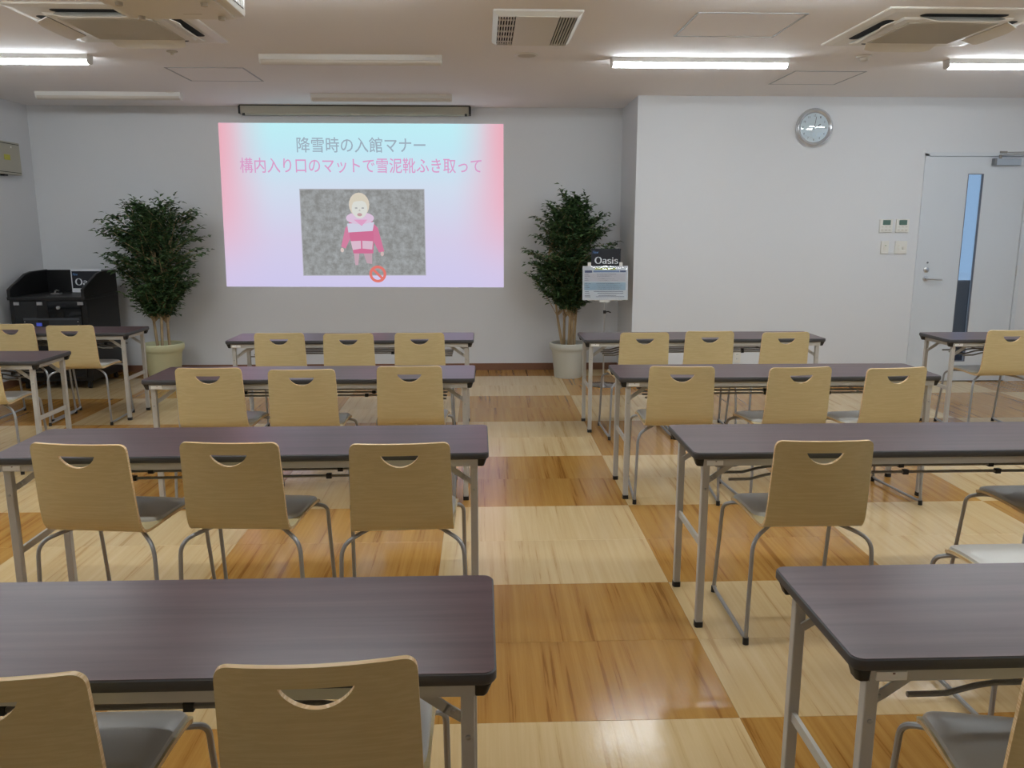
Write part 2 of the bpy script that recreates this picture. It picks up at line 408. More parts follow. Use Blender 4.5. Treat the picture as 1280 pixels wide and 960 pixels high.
def cassette(x, y, label):
    r = thing('air_conditioner', (x, y, H), 0, label, 'air conditioner', 'ceiling cassette air conditioners')
    h = .475
    # bevelled panel: thin rim at the ceiling, stepping down to a flat face
    vs = []; fs = []
    rings = [(h, 0.0), (h, -.006), (h - .006, -.010), (h - .05, -.016)]
    for hw, z in rings: vs += [(-hw, -hw, z), (hw, -hw, z), (hw, hw, z), (-hw, hw, z)]
    for i in range(len(rings) - 1):
        for k in range(4): fs.append((i * 4 + k, i * 4 + (k + 1) % 4, i * 4 + 4 + (k + 1) % 4, i * 4 + 4 + k))
    n = len(vs)
    # flat face with a central raised square carrying the grille
    face = [(-.425, -.425, -.016), (.425, -.425, -.016), (.425, .425, -.016), (-.425, .425, -.016)]
    b = MB().add(vs, fs).add(face, [(0, 1, 2, 3)])
    b.build('panel', M['cream'], r)
    c = MB()
    def ring2(a, za, bb, zb):
        v = [(-a, -a, za), (a, -a, za), (a, a, za), (-a, a, za), (-bb, -bb, zb), (bb, -bb, zb), (bb, bb, zb), (-bb, bb, zb)]
        c.add(v, [(k, (k + 1) % 4, 4 + (k + 1) % 4, 4 + k) for k in range(4)])
    ring2(.32, -.0162, .31, -.028); ring2(.31, -.028, .27, -.032)
    c.add([(-.27, -.27, -.0315), (.27, -.27, -.0315), (.27, .27, -.0315), (-.27, .27, -.0315)], [(0, 1, 2, 3)])
    c.build('inner_frame', M['cream'], r)
    gm = MB().box(-.262, .262, -.262, .262, -.036, -.0317)
    gr = gm.build('intake_grille', M['acgrille'], r)
    sl = MB()
    for k in range(26):
        q = -.25 + k * .02
        sl.box(-.256, .256, q - .003, q + .003, -.0382, -.036)
    sl.build('grille_bars', M['acgrille'], gr)
    for k in range(4):
        rot = Matrix.Rotation(k * PI / 2, 4, 'Z')
        def tf(p): return rot @ Vector(p)
        d = MB(); poly = rrect(.50, .066, .03, 4, 0, .365)
        d.prism(poly, -.0168, -.0158, lambda u, v, t: tf((u, v, t)))
        d.build('air_slot', M['dark'], r)
        f = MB(); vs = []; nseg = 10
        # curved flap hanging open under its slot, hinged on the inner side
        for i in range(nseg + 1):
            u = -.235 + .47 * i / nseg
            e = 1 - abs(2 * i / nseg - 1) ** 6 * .35
            for (vv, zz) in ((.336, -.018), (.358, -.022 - .007 * e), (.384, -.023 - .020 * e), (.402, -.023 - .034 * e)):
                vs.append(tf((u * (0.93 + .07 * (1 - (vv - .34) / .06)), vv, zz)))
                vs.append(tf((u * (0.93 + .07 * (1 - (vv - .34) / .06)), vv - .004, zz - .004)))
        fs = []
        for i in range(nseg):
            for j in range(3):
                a = i * 8 + j * 2; b2 = a + 8
                fs += [(a, b2, b2 + 2, a + 2), (a + 1, a + 3, b2 + 3, b2 + 1)]
            fs += [(i * 8, i * 8 + 1, i * 8 + 9, i * 8 + 8), (i * 8 + 6, i * 8 + 14, i * 8 + 15, i * 8 + 7)]
        for i in (0, nseg):
            for j in range(3): fs.append((i * 8 + j * 2, i * 8 + j * 2 + 2, i * 8 + j * 2 + 3, i * 8 + j * 2 + 1))
        f.add(vs, fs); f.build('air_flap', M['cream'], r, smooth=True)
    return r
cassette(2.725, 5.20, 'cream four-way cassette air conditioner beside the ceiling detector')
cassette(-2.115, 5.27, 'cream four-way cassette air conditioner behind the hanging projector')

# ventilation unit
vt = thing('ceiling_vent', (.325, 5.255, H), 0, 'cream rectangular ventilation unit with slots at both ends near round ceiling speaker', 'vent')
vx, vy = .252, .402
b = MB(); vs = []
for hx_, hy_, z in ((vx, vy, 0), (vx, vy, -.010), (vx - .028, vy - .028, -.030)): vs += [(-hx_, -hy_, z), (hx_, -hy_, z), (hx_, hy_, z), (-hx_, hy_, z)]
fs = [(i * 4 + k, i * 4 + (k + 1) % 4, i * 4 + 4 + (k + 1) % 4, i * 4 + 4 + k) for i in range(2) for k in range(4)]
b.add(vs, fs).build('vent_frame', M['white'], vt)
MB().box(-.224, .224, -.374, .374, -.022, -.004).build('cavity', M['dark'], vt)
MB().box(-.124, .120, -.374, .374, -.034, -.0225).build('centre_panel', M['cream'], vt)
for s0, s1 in ((-.222, -.128), (.124, .222)):
    n = 6; w = (s1 - s0) / n
    for k in range(n):
        MB().box(s0 + k * w + w * .32, s0 + k * w + w * .68, -.374, .374, -.033, -.0222).build('slat', M['cream'], vt)
    MB().box(s0, s1, -.374, -.362, -.0335, -.0222).build('slat_end', M['cream'], vt)
    MB().box(s0, s1, .362, .374, -.0335, -.0222).build('slat_end', M['cream'], vt)
for k in range(5):
    yy = -.28 + k * .14
    MB().box(-.222, -.128, yy - .006, yy + .006, -.0325, -.0240).build('cross_slat', M['cream'], vt)

for x0, x1, y0, y1, lb in ((1.222, 1.86, 4.885, 5.48, 'ceiling access hatch with thin silver frame beside the cassette air conditioner'),
                           (2.432, 3.0, 6.615, 7.22, 'ceiling access hatch with thin frame above the wall clock'),
                           (-2.398, -1.80, 6.637, 7.23, 'ceiling access hatch with thin frame between two unlit lamps')):
    r = thing('access_hatch', ((x0 + x1) / 2, (y0 + y1) / 2, H), 0, lb, 'hatch', 'ceiling access hatches')
    hw, hd_ = (x1 - x0) / 2, (y1 - y0) / 2; t = .013
    MB().box(-hw, hw, -hd_, -hd_ + t, -.003, 0).box(-hw, hw, hd_ - t, hd_, -.003, 0).box(-hw, -hw + t, -hd_ + t, hd_ - t, -.003, 0).box(hw - t, hw, -hd_ + t, hd_ - t, -.003, 0).build('hatch_frame', M['hatchline'], r)
    MB().box(-hw + t + .003, hw - t - .003, -hd_ + t + .003, hd_ - t - .003, -.002, 0).build('hatch_panel', M['ceil'], r)

sp = thing('ceiling_speaker', (.323, 6.08, H), 0, 'small round beige ceiling speaker next to ventilation unit', 'speaker')
MB().lathe([(.082, 0), (.082, -.004), (.074, -.008)], 28).build('speaker_rim', M['cream'], sp, smooth=True)
MB().lathe([(.073, -.007), (.05, -.0095), (0, -.010)], 28, cap=False).build('speaker_grille', M['acgrille'], sp, smooth=True)
dt = thing('smoke_detector', (2.705, 6.03, H), 0, 'small round white detector on the ceiling by the cassette air conditioner', 'detector')
MB().lathe([(.052, 0), (.052, -.012), (.034, -.016)], 24).build('detector_base', M['cream'], dt, smooth=True)
MB().lathe([(.030, -.016), (.028, -.034), (.012, -.040), (0, -.040)], 24).build('detector_head', M['cream'], dt, smooth=True)
sk = thing('sprinkler_head', (-2.12, 6.05, H), 0, 'tiny round sprinkler cover on the ceiling by the projector', 'sprinkler')
MB().lathe([(.036, 0), (.036, -.006), (.018, -.010)], 20).build('cover_plate', M['acgrille'], sk, smooth=True)
MB().lathe([(.014, -.010), (.010, -.024), (0, -.024)], 12).build('nozzle', M['acgrille'], sk, smooth=True)

# projector hung from the ceiling
pj = thing('projector', (-1.135, 3.27, 2.30), 0, 'white ceiling-hung projector in front of the cassette air conditioner', 'projector')
body = MB().prism(rrect(.465, .34, .05, 6), .006, .125)
bo = body.build('projector_body', M['cream'], pj, smooth=True, bevel=.012)
MB().prism(rrect(.39, .28, .03, 4), .000, .0062).build('bottom_plate', M['cream'], pj)
for sx in (-.15, .15):
    for sy in (-.1, .1): MB().lathe([(.012, -.012), (.014, .001)], 12, (sx, sy, 0)).build('foot', M['acgrille'], pj)
MB().lathe([(.05, .16), (.052, .185), (.045, .187), (.02, .175), (0, .172)], 24, (-.07, 0, .062), 'y').build('lens', M['black'], pj, smooth=True)
MB().box(.231, .2345, -.10, .10, .03, .10).build('side_vent', M['dark'], pj)
for k in range(9): MB().box(.233, .237, -.096 + k * .0225, -.084 + k * .0225, .03, .10).build('vent_slat', M['cream'], pj)
MB().box(.02, .09, .06, .064, -.0008, 0).build('maker_mark', M['acgrille'], pj)
mt = MB().lathe([(.03, .12), (.03, .392), (.10, .393), (.10, .40)], 16)
mt.box(-.12, .12, -.08, .08, .125, .14); mt.build('ceiling_mount', M['white'], pj)

# ------------------------------------------------------------------ projected slide: projector light imitated by thin self-glowing pieces on the wall
SX0, SX1, SZ0, SZ1 = -2.654, 0.227, 0.892, 2.540
sc_ = thing('projected_slide', ((SX0 + SX1) / 2, YF, SZ0), 0, 'bright pink and pale blue slide with two lines of text projected on the wall', 'slide')
cx = (SX0 + SX1) / 2
ms = mat('slide_background', (0, 0, 0), 1.0, spec=0.0)
nt = ms.node_tree
tc = N(ms, 'ShaderNodeTexCoord'); sp3 = N(ms, 'ShaderNodeSeparateXYZ'); L(ms, tc.outputs['Object'], sp3.inputs[0])
def mr(src, a, b, c=0.0, d=1.0, sm=True):
    n = N(ms, 'ShaderNodeMapRange'); n.interpolation_type = 'SMOOTHSTEP' if sm else 'LINEAR'
    n.inputs['From Min'].default_value = a; n.inputs['From Max'].default_value = b; n.inputs['To Min'].default_value = c; n.inputs['To Max'].default_value = d
    L(ms, src, n.inputs['Value']); return n.outputs[0]
def mixc(f, a, b):
    n = N(ms, 'ShaderNodeMix'); n.data_type = 'RGBA'
    for sock, v in ((n.inputs['Factor'], f), (n.inputs['A'], a), (n.inputs['B'], b)) if False else ((n.inputs[0], f), (n.inputs[6], a), (n.inputs[7], b)):
        if isinstance(v, tuple): sock.default_value = (*v, 1)
        else: L(ms, v, sock)
    return n.outputs[2]
def mul(a, b):
    n = N(ms, 'ShaderNodeMath'); n.operation = 'MULTIPLY'; L(ms, a, n.inputs[0]); L(ms, b, n.inputs[1]); return n.outputs[0]
hh = SZ1 - SZ0; hw = (SX1 - SX0) / 2
vert = N(ms, 'ShaderNodeValToRGB'); el = vert.color_ramp.elements
el[0].position = 0; el[0].color = (*lin(206, 200, 236), 1); el[1].position = 1; el[1].color = (*lin(190, 238, 245), 1)
for p, c in ((.3, (212, 205, 232)), (.62, (208, 221, 238)), (.85, (192, 232, 244))):
    e = el.new(p); e.color = (*lin(*c), 1)
L(ms, mr(sp3.outputs['Z'], 0, hh, sm=False), vert.inputs['Fac'])
ab = N(ms, 'ShaderNodeMath'); ab.operation = 'ABSOLUTE'; L(ms, sp3.outputs['X'], ab.inputs[0])
side = mr(ab.outputs[0], hw * .60, hw * 1.10)
lowf = mr(sp3.outputs['Z'], hh * .02, hh * .55, .12, 1.0)
c1 = mixc(mul(side, lowf), vert.outputs['Color'], lin(236, 176, 194))
topc = mul(mr(ab.outputs[0], hw * .8, hw * 1.0), mr(sp3.outputs['Z'], hh * .45, hh * .95, .0, .40))
c2 = mixc(topc, c1, lin(240, 160, 172))
L(ms, c2, bsdf(ms).inputs['Emission Color']); bsdf(ms).inputs['Emission Strength'].default_value = 1.0
MB().add([(SX0 + .010 - cx, -.002, hh), (SX1 - cx, -.002, hh), (SX1 - cx, -.002, -.008), (SX0 - .010 - cx, -.002, .008),
          (SX0 + .010 - cx, 0, hh), (SX1 - cx, 0, hh), (SX1 - cx, 0, -.008), (SX0 - .010 - cx, 0, .008)],
         [(0, 1, 2, 3), (7, 6, 5, 4), (0, 4, 5, 1), (1, 5, 6, 2), (2, 6, 7, 3), (3, 7, 4, 0)]).build('slide_sheet', ms, sc_)

def text_mesh(name, body, width, height, m, parent, loc, rot=(PI / 2, 0, 0), shear=0.0, offset=0.0, align='CENTER', depth=0.0004):
    c = bpy.data.curves.new(name, 'FONT'); c.body = body; c.shear = shear; c.offset = offset
    c.resolution_u = 3; c.size = 1.0; c.extrude = 0.001
    o = bpy.data.objects.new(name + '_src', c); COL.objects.link(o)
    bpy.context.view_layer.update()
    dg = bpy.context.evaluated_depsgraph_get()
    me = bpy.data.meshes.new_from_object(o.evaluated_get(dg))
    bpy.data.objects.remove(o); bpy.data.curves.remove(c)
    xs = [v.co.x for v in me.vertices]; ys = [v.co.y for v in me.vertices]
    x0, x1, y0, y1 = min(xs), max(xs), min(ys), max(ys)
    for v in me.vertices:
        v.co = ((v.co.x - (x0 + x1) / 2) / (x1 - x0) * width, (v.co.y - (y0 + y1) / 2) / (y1 - y0) * height, v.co.z / .001 * depth)
    me.name = name; me.materials.clear(); me.materials.append(m)
    t = bpy.data.objects.new(name, me); COL.objects.link(t); t.parent = parent; t.location = loc; t.rotation_euler = rot
    return t
text_mesh('heading_text', '降雪時の入館マナー', 1.302, .152, glow('slide_grey', lin(158, 174, 188)), sc_, (-1.220 - cx, -.003, 2.330 - SZ0), offset=.006)
text_mesh('message_text', '構内入り口のマットで雪泥靴ふき取って', 2.454, .150, glow('slide_pink', lin(216, 158, 200)), sc_, (-1.226 - cx, -.003, 2.127 - SZ0), offset=.006)
# the photograph inside the slide
ph = MB().box(-1.858 - cx, -.596 - cx, -.003, -.002, 1.018 - SZ0, 1.887 - SZ0)
mp_ = mat('slide_photo_ground', (0, 0, 0), 1, spec=0)
tcn = N(mp_, 'ShaderNodeTexCoord'); nz = N(mp_, 'ShaderNodeTexNoise'); nz.inputs['Scale'].default_value = 14; nz.inputs['Detail'].default_value = 12; nz.inputs['Roughness'].default_value = .7
L(mp_, tcn.outputs['Object'], nz.inputs['Vector']); crr = N(mp_, 'ShaderNodeValToRGB')
crr.color_ramp.elements[0].position = .4; crr.color_ramp.elements[0].color = (*lin(136, 137, 136), 1)
crr.color_ramp.elements[1].position = .78; crr.color_ramp.elements[1].color = (*lin(178, 183, 186), 1)
L(mp_, nz.outputs['Fac'], crr.inputs['Fac']); L(mp_, crr.outputs[0], bsdf(mp_).inputs['Emission Color']); bsdf(mp_).inputs['Emission Strength'].default_value = 1
pho = ph.build('photo_print', mp_, sc_)
soft = glow('photo_soft_edge', lin(176, 176, 184))
se = MB(); a0, a1, b0, b1 = -1.866 - cx, -.588 - cx, 1.010 - SZ0, 1.895 - SZ0
se.box(a0, a1, -.0026, -.0019, b0, b0 + .014).box(a0, a1, -.0026, -.0019, b1 - .014, b1).box(a0, a0 + .014, -.0026, -.0019, b0 + .014, b1 - .014).box(a1 - .014, a1, -.0026, -.0019, b0 + .014, b1 - .014)
se.build('photo_border', soft, sc_)
def ell(cx_, cz_, rx, rz, n=18, a0=0, a1=360):
    return [(cx_ + rx * math.cos(R(a0 + (a1 - a0) * k / n)), cz_ + rz * math.sin(R(a0 + (a1 - a0) * k / n))) for k in range(n if a1 - a0 == 360 else n + 1)]
layer = [0]
def flat(name, poly, col, parent=pho):
    layer[0] += 1
    d = -.0031 - .0002 * layer[0]
    return MB().prism([(u - cx, v - SZ0) for u, v in poly], d, d + .0002, lambda u, v, t: (u, t, v)).build(name, glow('slide_' + name, lin(*col)), parent)
gx = -1.262
flat('trouser_leg', [(gx - .075, 1.27), (gx - .01, 1.27), (gx - .03, 1.12), (gx - .06, 1.12)], (196, 164, 178))
flat('trouser_leg', [(gx + .02, 1.27), (gx + .12, 1.27), (gx + .115, 1.13), (gx + .06, 1.14)], (190, 160, 172))
flat('sleeve', [(gx - .10, 1.55), (gx - .15, 1.50), (gx - .20, 1.31), (gx - .155, 1.29), (gx - .08, 1.44)], (208, 128, 160))
flat('sleeve', [(gx + .12, 1.57), (gx + .185, 1.50), (gx + .245, 1.26), (gx + .19, 1.25), (gx + .11, 1.42)], (206, 120, 154))
flat('hand', ell(gx - .19, 1.275, .018, .024, 10), (214, 196, 190))
flat('hand', ell(gx + .222, 1.235, .018, .024, 10), (206, 180, 178))
flat('jacket', [(gx - .11, 1.60), (gx + .13, 1.60), (gx + .14, 1.42), (gx + .13, 1.24), (gx - .075, 1.24), (gx - .11, 1.42)], (204, 112, 148))
flat('jacket_band', [(gx - .13, 1.545), (gx + .15, 1.56), (gx + .13, 1.47), (gx - .12, 1.455)], (206, 206, 224))
flat('jacket_band', [(gx - .10, 1.365), (gx + .005, 1.37), (gx + .005, 1.29), (gx - .08, 1.275)], (216, 186, 204))
flat('jacket_band', [(gx + .02, 1.37), (gx + .13, 1.365), (gx + .12, 1.28), (gx + .02, 1.29)], (214, 184, 202))
flat('hood', ell(gx + .005, 1.60, .145, .062, 16), (216, 192, 216))
flat('scarf', [(gx - .06, 1.585), (gx + .08, 1.585), (gx + .02, 1.52)], (220, 160, 196))
flat('hair', ell(gx, 1.735, .105, .122, 20), (214, 204, 188))
flat('face', ell(gx + .003, 1.695, .080, .098, 20), (216, 218, 212))
flat('fringe', [(gx - .09, 1.75), (gx - .05, 1.83), (gx + .05, 1.83), (gx + .09, 1.75), (gx + .03, 1.775), (gx - .03, 1.77)], (212, 204, 186))
for sx in (-1, 1): flat('eye', ell(gx + .003 + sx * .034, 1.702, .015, .008, 10), (168, 168, 170))
flat('nose', [(gx - .008, 1.672), (gx + .014, 1.672), (gx + .003, 1.692)], (190, 186, 184))
flat('mouth', ell(gx + .003, 1.635, .026, .017, 12), (190, 156, 158))
ng = MB(); ring = []
nn = 28; ncx, ncz = -1.091 - cx, 1.027 - SZ0
vs = []; 
for k in range(nn):
    a = 2 * PI * k / nn
    for rr in (.088, .060):
        for yy in (-.0100, -.0085): vs.append((ncx + rr * math.cos(a), yy, ncz + rr * math.sin(a)))
fs = []
for k in range(nn):
    i = k * 4; j = ((k + 1) % nn) * 4
    fs += [(i, j, j + 2, i + 2), (i + 1, i + 3, j + 3, j + 1), (i, i + 1, j + 1, j), (i + 2, j + 2, j + 3, i + 3)]
ng.add(vs, fs); ng.bar((ncx - .048, -.0093, ncz + .048), (ncx + .048, -.0093, ncz - .048), .0014, .026, up=(.7, 0, .7))
ng.build('prohibition_sign', glow('slide_red', lin(222, 120, 112)), sc_)
# rolled projection screen above the slide
rs = thing('screen_case', (-1.252, 8.62, 2.61), 0, 'long beige case of a rolled-up projection screen above the slide', 'projection screen')
MB().prism([(-.045, .012), (-.038, 0), (.045, 0), (.045, .080), (-.045, .080)], -1.13, 1.13, lambda u, v, t: (t, u, v)).build('case_body', M['screenbox'], rs)
MB().box(-1.14, 1.14, -.050, .08, .0805, .089).build('mounting_rail', M['black'], rs)
for sx in (-1, 1):
    MB().box(min(sx * 1.131, sx * 1.15), max(sx * 1.131, sx * 1.15), -.052, .08, .006, .080).build('end_bracket', M['black'], rs)
    MB().box(sx * 1.10 - .012, sx * 1.10 + .012, -.047, -.030, -.012, .011).build('corner_clip', M['black'], rs)
MB().box(-.04, .04, -.050, -.030, -.008, .004).build('pull_handle', M['acgrille'], rs)

# ------------------------------------------------------------------ wall fittings
wb_ = thing('wall_box', (XL, 8.12, 2.0), 0, 'beige metal box with yellow sticker mounted high on the side wall', 'wall box')
MB().box(0, .07, -.24, .24, 0, .30).build('box_body', M['screenbox'], wb_, bevel=.004)
MB().box(.0705, .073, -.235, .225, .280, .285).box(.0705, .073, -.235, .225, .018, .023).build('cover_seam', M['dark'], wb_)
MB().box(.0705, .072, -.04, .06, .13, .18).build('warning_sticker', mat('yellow_sticker', lin(190, 186, 70), .6), wb_)
MB().box(.0705, .0725, .08, .10, .245, .262).build('indicator', M['sticker'], wb_)
MB().box(.01, .05, -.03, .03, -.015, 0).build('bottom_bracket', M['black'], wb_)

ck = thing('wall_clock', (3.103, YR, 2.42), 0, 'round chrome-rimmed wall clock with white dial', 'clock')
MB().lathe([(.172, 0), (.176, -.018), (.168, -.034), (.154, -.042), (.140, -.034), (.132, -.022)], 48, axis='y', cap=False).build('rim', mat('silver_rim', lin(205, 208, 212), 0.22, 0.55), ck, smooth=True)
MB().lathe([(.170, -.001), (.170, -.016), (.138, -.018), (0, -.018)], 48, axis='y').build('dial', mat('clock_dial', lin(226, 236, 240), .4), ck)
dk = mat('clock_ink', lin(70, 74, 80), .5)
for k in range(12):
    a = R(90 - 30 * (k + 1))
    text_mesh('numeral', str(k + 1), .010 * (1.7 if k > 8 else 1), .018, dk, ck, (.108 * math.cos(a), -.0188, .108 * math.sin(a)))
def hand(a, l, w):
    d = Vector((math.sin(R(a)), 0, math.cos(R(a))))
    MB().bar(Vector((0, -.0205, 0)) - d * .02, Vector((0, -.0205, 0)) + d * l, w, .001, up=(0, 1, 0)).build('clock_hand', dk, ck)
hand(8, .10, .005); hand(62, .066, .008)
MB().lathe([(.134, -.026), (.12, -.032), (.08, -.040), (.04, -.043), (0.002, -.044)], 40, axis='y', cap=False).build('domed_glass', M['shiny'], ck, smooth=True)

def plate(name, x, z, w, h, label, cat, group=None):
    r = thing(name, (x, YR, z), 0, label, cat, group)
    MB().box(-w / 2, w / 2, -.014, 0, -h / 2, h / 2).build('cover', M['white'], r, bevel=.003)
    return r
lcd = mat('green_lcd', lin(92, 120, 108), .3)
for x, lb in ((3.866, 'white air conditioner remote panel with green display, beside its twin and farther from the door'), (4.026, 'white air conditioner remote panel with green display, closest to the door frame')):
    r = plate('thermostat', x, 1.522, .125, .125, lb, 'remote panel', 'air conditioner remotes')
    MB().box(-.034, .040, -.0165, -.0142, .008, .054).build('display', lcd, r)
    MB().prism(ell(.005, .0545, .022, .008, 8, 0, 180), -.0158, -.0142, lambda u, v, t: (u, t, v)).build('bezel_bump', M['cream'], r)
    for i in range(3): MB().box(-.045 + i * .036, -.025 + i * .036, -.0155, -.0141, -.014, -.009).build('button', M['acgrille'], r)
    for i in range(3): MB().box(-.047 + i * .036, -.026 + i * .036, -.0160, -.0141, -.044, -.036).build('button', M['acgrille'], r)
r = plate('light_switch', 3.870, 1.318, .076, .122, 'narrow wall switch plate with green indicator under the remote panels', 'switch')
MB().box(-.014, .016, -.018, -.0141, -.026, .028).build('rocker', M['cream'], r, bevel=.002)
MB().box(.000, .010, -.019, -.018, .014, .022).build('indicator', mat('green_dot', lin(120, 160, 110), .5), r)
MB().box(-.026, .026, -.016, -.0141, -.054, -.046).build('name_strip', M['sticker'], r)
r = plate('fan_switch', 4.029, 1.318, .118, .122, 'square beige wall switch plate with knobs beside the door frame', 'switch')
bsd = MB().lathe([(.016, -.014), (.015, -.022), (0, -.023)], 16, (.024, 0, -.006), 'y').build('dial_knob', M['cream'], r, smooth=True)
for i in range(2): MB().box(-.034, -.016, -.018, -.0141, -.026 + i * .034, -.008 + i * .034).build('rocker', M['cream'], r)
MB().box(.006, .044, -.0158, -.0141, -.034, -.027).build('name_strip', M['sticker'], r)
r = thing('wall_outlet', (2.491, YR, .262), 0, 'white wall outlet plate low on the wall behind the front table', 'outlet')
MB().box(-.035, .035, -.010, 0, -.06, .06).build('cover', M['cream'], r, bevel=.002)
for i in range(2):
    so = MB().box(-.016, .016, -.012, -.0101, -.034 + i * .042, -.006 + i * .042).build('socket', M['white'], r)
    for sx in (-.006, .006): MB().box(sx - .0012, sx + .0012, -.0124, -.0119, -.026 + i * .042, -.014 + i * .042).build('slot', M['black'], so)

# ------------------------------------------------------------------ folding tables
TW, TD, TH = 1.8, .443, .7025
def make_table():
    r = thing('folding_table')
    MB().prism(rrect(TW - .008, TD - .008, .022, 6), TH - .024, TH).build('tabletop', M['top'], r)
    prof = [(.004, TH - .0008), (.0008, TH - .003), (0, TH - .009), (.0, TH - .020), (.004, TH - .0255), (.020, TH - .0262)]
    e = MB(); n = 28; vs = []
    for ins, z in prof:
        vs += [(x, y, z) for x, y in rrect(TW - 2 * ins, TD - 2 * ins, .026 - ins * .8, 6)]
    nn = len(rrect(1, 1, .1, 6))
    fs = [(i * nn + k, i * nn + (k + 1) % nn, (i + 1) * nn + (k + 1) % nn, (i + 1) * nn + k) for i in range(len(prof) - 1) for k in range(nn)]
    e.add(vs, fs).build('edge_band', M['edge'], r, smooth=True)
    zr0, zr1 = TH - .0535, TH - .0255
    for sy in (-1, 1):
        y0 = sy * (TD / 2 - .022)
        rail = MB().box(-TW / 2 + .041, TW / 2 - .041, y0 - .009, y0 + .009, zr0, zr1)
        rail.box(-TW / 2 + .041, TW / 2 - .041, y0 - .0115, y0 + .0115, zr1 - .005, zr1)
        ro = rail.build('rail', M['steel'], r)
        if sy < 0:
            MB().box(-TW / 2 + .052, -TW / 2 + .112, y0 - .0130, y0 - .0115 + .0026, zr0 + .004, zr1 - .006).build('sticker', M['sticker'], ro)
            MB().box(-TW / 2 + .083, -TW / 2 + .088, y0 - .0136, y0 - .0129, zr1 - .011, zr1 - .008).build('sticker_mark', mat('sticker_mark_brown', lin(110, 70, 60), .6), ro)
    for sx in (-1, 1):
        er = MB().box(min(sx * (TW / 2 - .05), sx * (TW / 2 - .036)), max(sx * (TW / 2 - .05), sx * (TW / 2 - .036)), -TD / 2 + .032, TD / 2 - .032, zr0, zr1)
        er.build('end_rail', M['steel'], r)
        for sy in (-1, 1):
            c = MB()
            x0, x1 = TW / 2 - .041, TW / 2 - .014
            y0, y1 = TD / 2 - .046, TD / 2 - .012
            top = [(x0, y0), (x1 + .006, y0), (x1 + .006, y1 - .004), (x1, y1 + .004), (x0, y1 + .004)]
            bot = [(x0, y0), (x1 - .004, y0), (x1 - .004, y1 - .012), (x1 - .010, y1 - .004), (x0, y1 - .004)]
            vs = [(sx * x, sy * y, zr1 - .001) for x, y in top] + [(sx * x, sy * y, zr0 - .002) for x, y in bot]
            c.add(vs, [(0, 1, 2, 3, 4), (9, 8, 7, 6, 5)] + [(k, (k + 1) % 5, 5 + (k + 1) % 5, 5 + k) for k in range(5)])
            c.build('corner_block', M['black'], r, bevel=.003)
            lx, ly = sx * (TW / 2 - .055), sy * (TD / 2 - .040)
            lg = MB().box(lx - .0135, lx + .0135, ly - .0135, ly + .0135, .012, zr0 + .002).build('leg', M['steel'], r, bevel=.003)
            MB().prism(rrect(.032, .032, .008, 3, lx, ly), 0, .022).build('foot_cap', M['black'], lg)
            for zz in (.555,): MB().lathe([(.0055, .0125), (.005, .0165), (0, .0175)], 10, (lx, ly + sy * 0.0, zz), 'y').build('rivet', M['rivet'], lg).scale.y = 1
            rv = lg.children[-1]
            rv.location.y = 0
            if sy < 0:
                for v in rv.data.vertices: v.co.y = 2 * ly - v.co.y
            yb = ly - sy * .020
            b = MB()
            b.bar((lx - sx * .004, yb, .572), (lx - sx * .045, yb, .598), .005, .021)
            b.bar((lx - sx * .040, yb, .595), (lx - sx * .130, yb, zr0 + .012), .005, .021)
            bo = b.build('folding_brace', M['steel'], r)
            for px, pz in ((.030, .590), (.122, zr0 + .006)):
                MB().lathe([(.0055, .0025 * sy), (.0045, .0055 * sy), (0, .006 * sy)], 10, (lx - sx * px, yb, pz), 'y').build('rivet', M['rivet'], bo)
        MB().bar((sx * (TW / 2 - .055), -TD / 2 + .052, .33), (sx * (TW / 2 - .055), TD / 2 - .052, .33), .010, .026).build('leg_crossbar', M['steel'], r)
    # wire shelf under the top
    zs = TH - .106
    for y in (-.135, -.045, .045, .135):
        pts = [(-.74, y, zs - .022), (-.66, y, zs - .022), (-.60, y, zs - .006), (-.56, y, zs), (.56, y, zs), (.60, y, zs - .006), (.66, y, zs - .022), (.74, y, zs - .022)]
        rd = MB().tube(pts, .0060, 6).build('shelf_rod', M['rod'], r, smooth=True)
    for x in (-.42, -.06, .30, .62):
        MB().box(x - .010, x + .010, -.143, -.127, zs - .009, zs + .009).build('rod_clip', M['black'], r)
        MB().box(x + .018, x + .038, -.053, -.037, zs - .009, zs + .009).build('rod_clip', M['black'], r)
    for x in (-.50, .50):
        MB().tube([(x, -.185, zr1 - .006), (x, -.165, zs - .006), (x, .165, zs - .006), (x, .185, zr1 - .006)], .004, 6).build('shelf_hanger', M['steel'], r, smooth=True)
    return r
tables = [
    ('L4', -.965, 6.167, -.13, 'dark folding table directly below the projected slide, first from the slide wall'),
    ('L3', -.944, 4.623, -.18, 'dark folding table facing the slide, second from the slide wall'),
    ('L2', -.881, 3.119, .33, 'dark folding table facing the slide, third from the slide wall'),
    ('L1', -.878, 1.613, .04, 'dark folding table facing the slide, fourth and farthest from the slide wall'),
    ('R4', 1.641, 6.143, .27, 'dark folding table below the wall clock beside the notice stand'),
    ('R3', 1.649, 4.604, -.29, 'dark folding table second from the clock wall, across the aisle from the slide block'),
    ('R2', 1.670, 3.093, .05, 'dark folding table third from the clock wall, across the aisle from the slide block'),
    ('R1', 1.605, 1.639, .13, 'dark folding table fourth from the clock wall, across the aisle from the slide block'),
    ('FR', 4.311, 6.049, -.17, 'dark folding table standing in front of the white door'),
    ('FB', -3.659, 6.665, -.22, 'dark folding table standing in front of the black console'),
    ('FL', -3.637, 5.302, -.22, 'dark folding table second from the black console along the side wall'),
]
tp = make_table()
for i, (k, x, y, a, lb) in enumerate(tables):
    t = tp if i == 0 else copy_tree(tp)
    t.location = (x, y, 0); t.rotation_euler.z = R(a)
    tag(t, lb, 'table', 'dark folding tables')

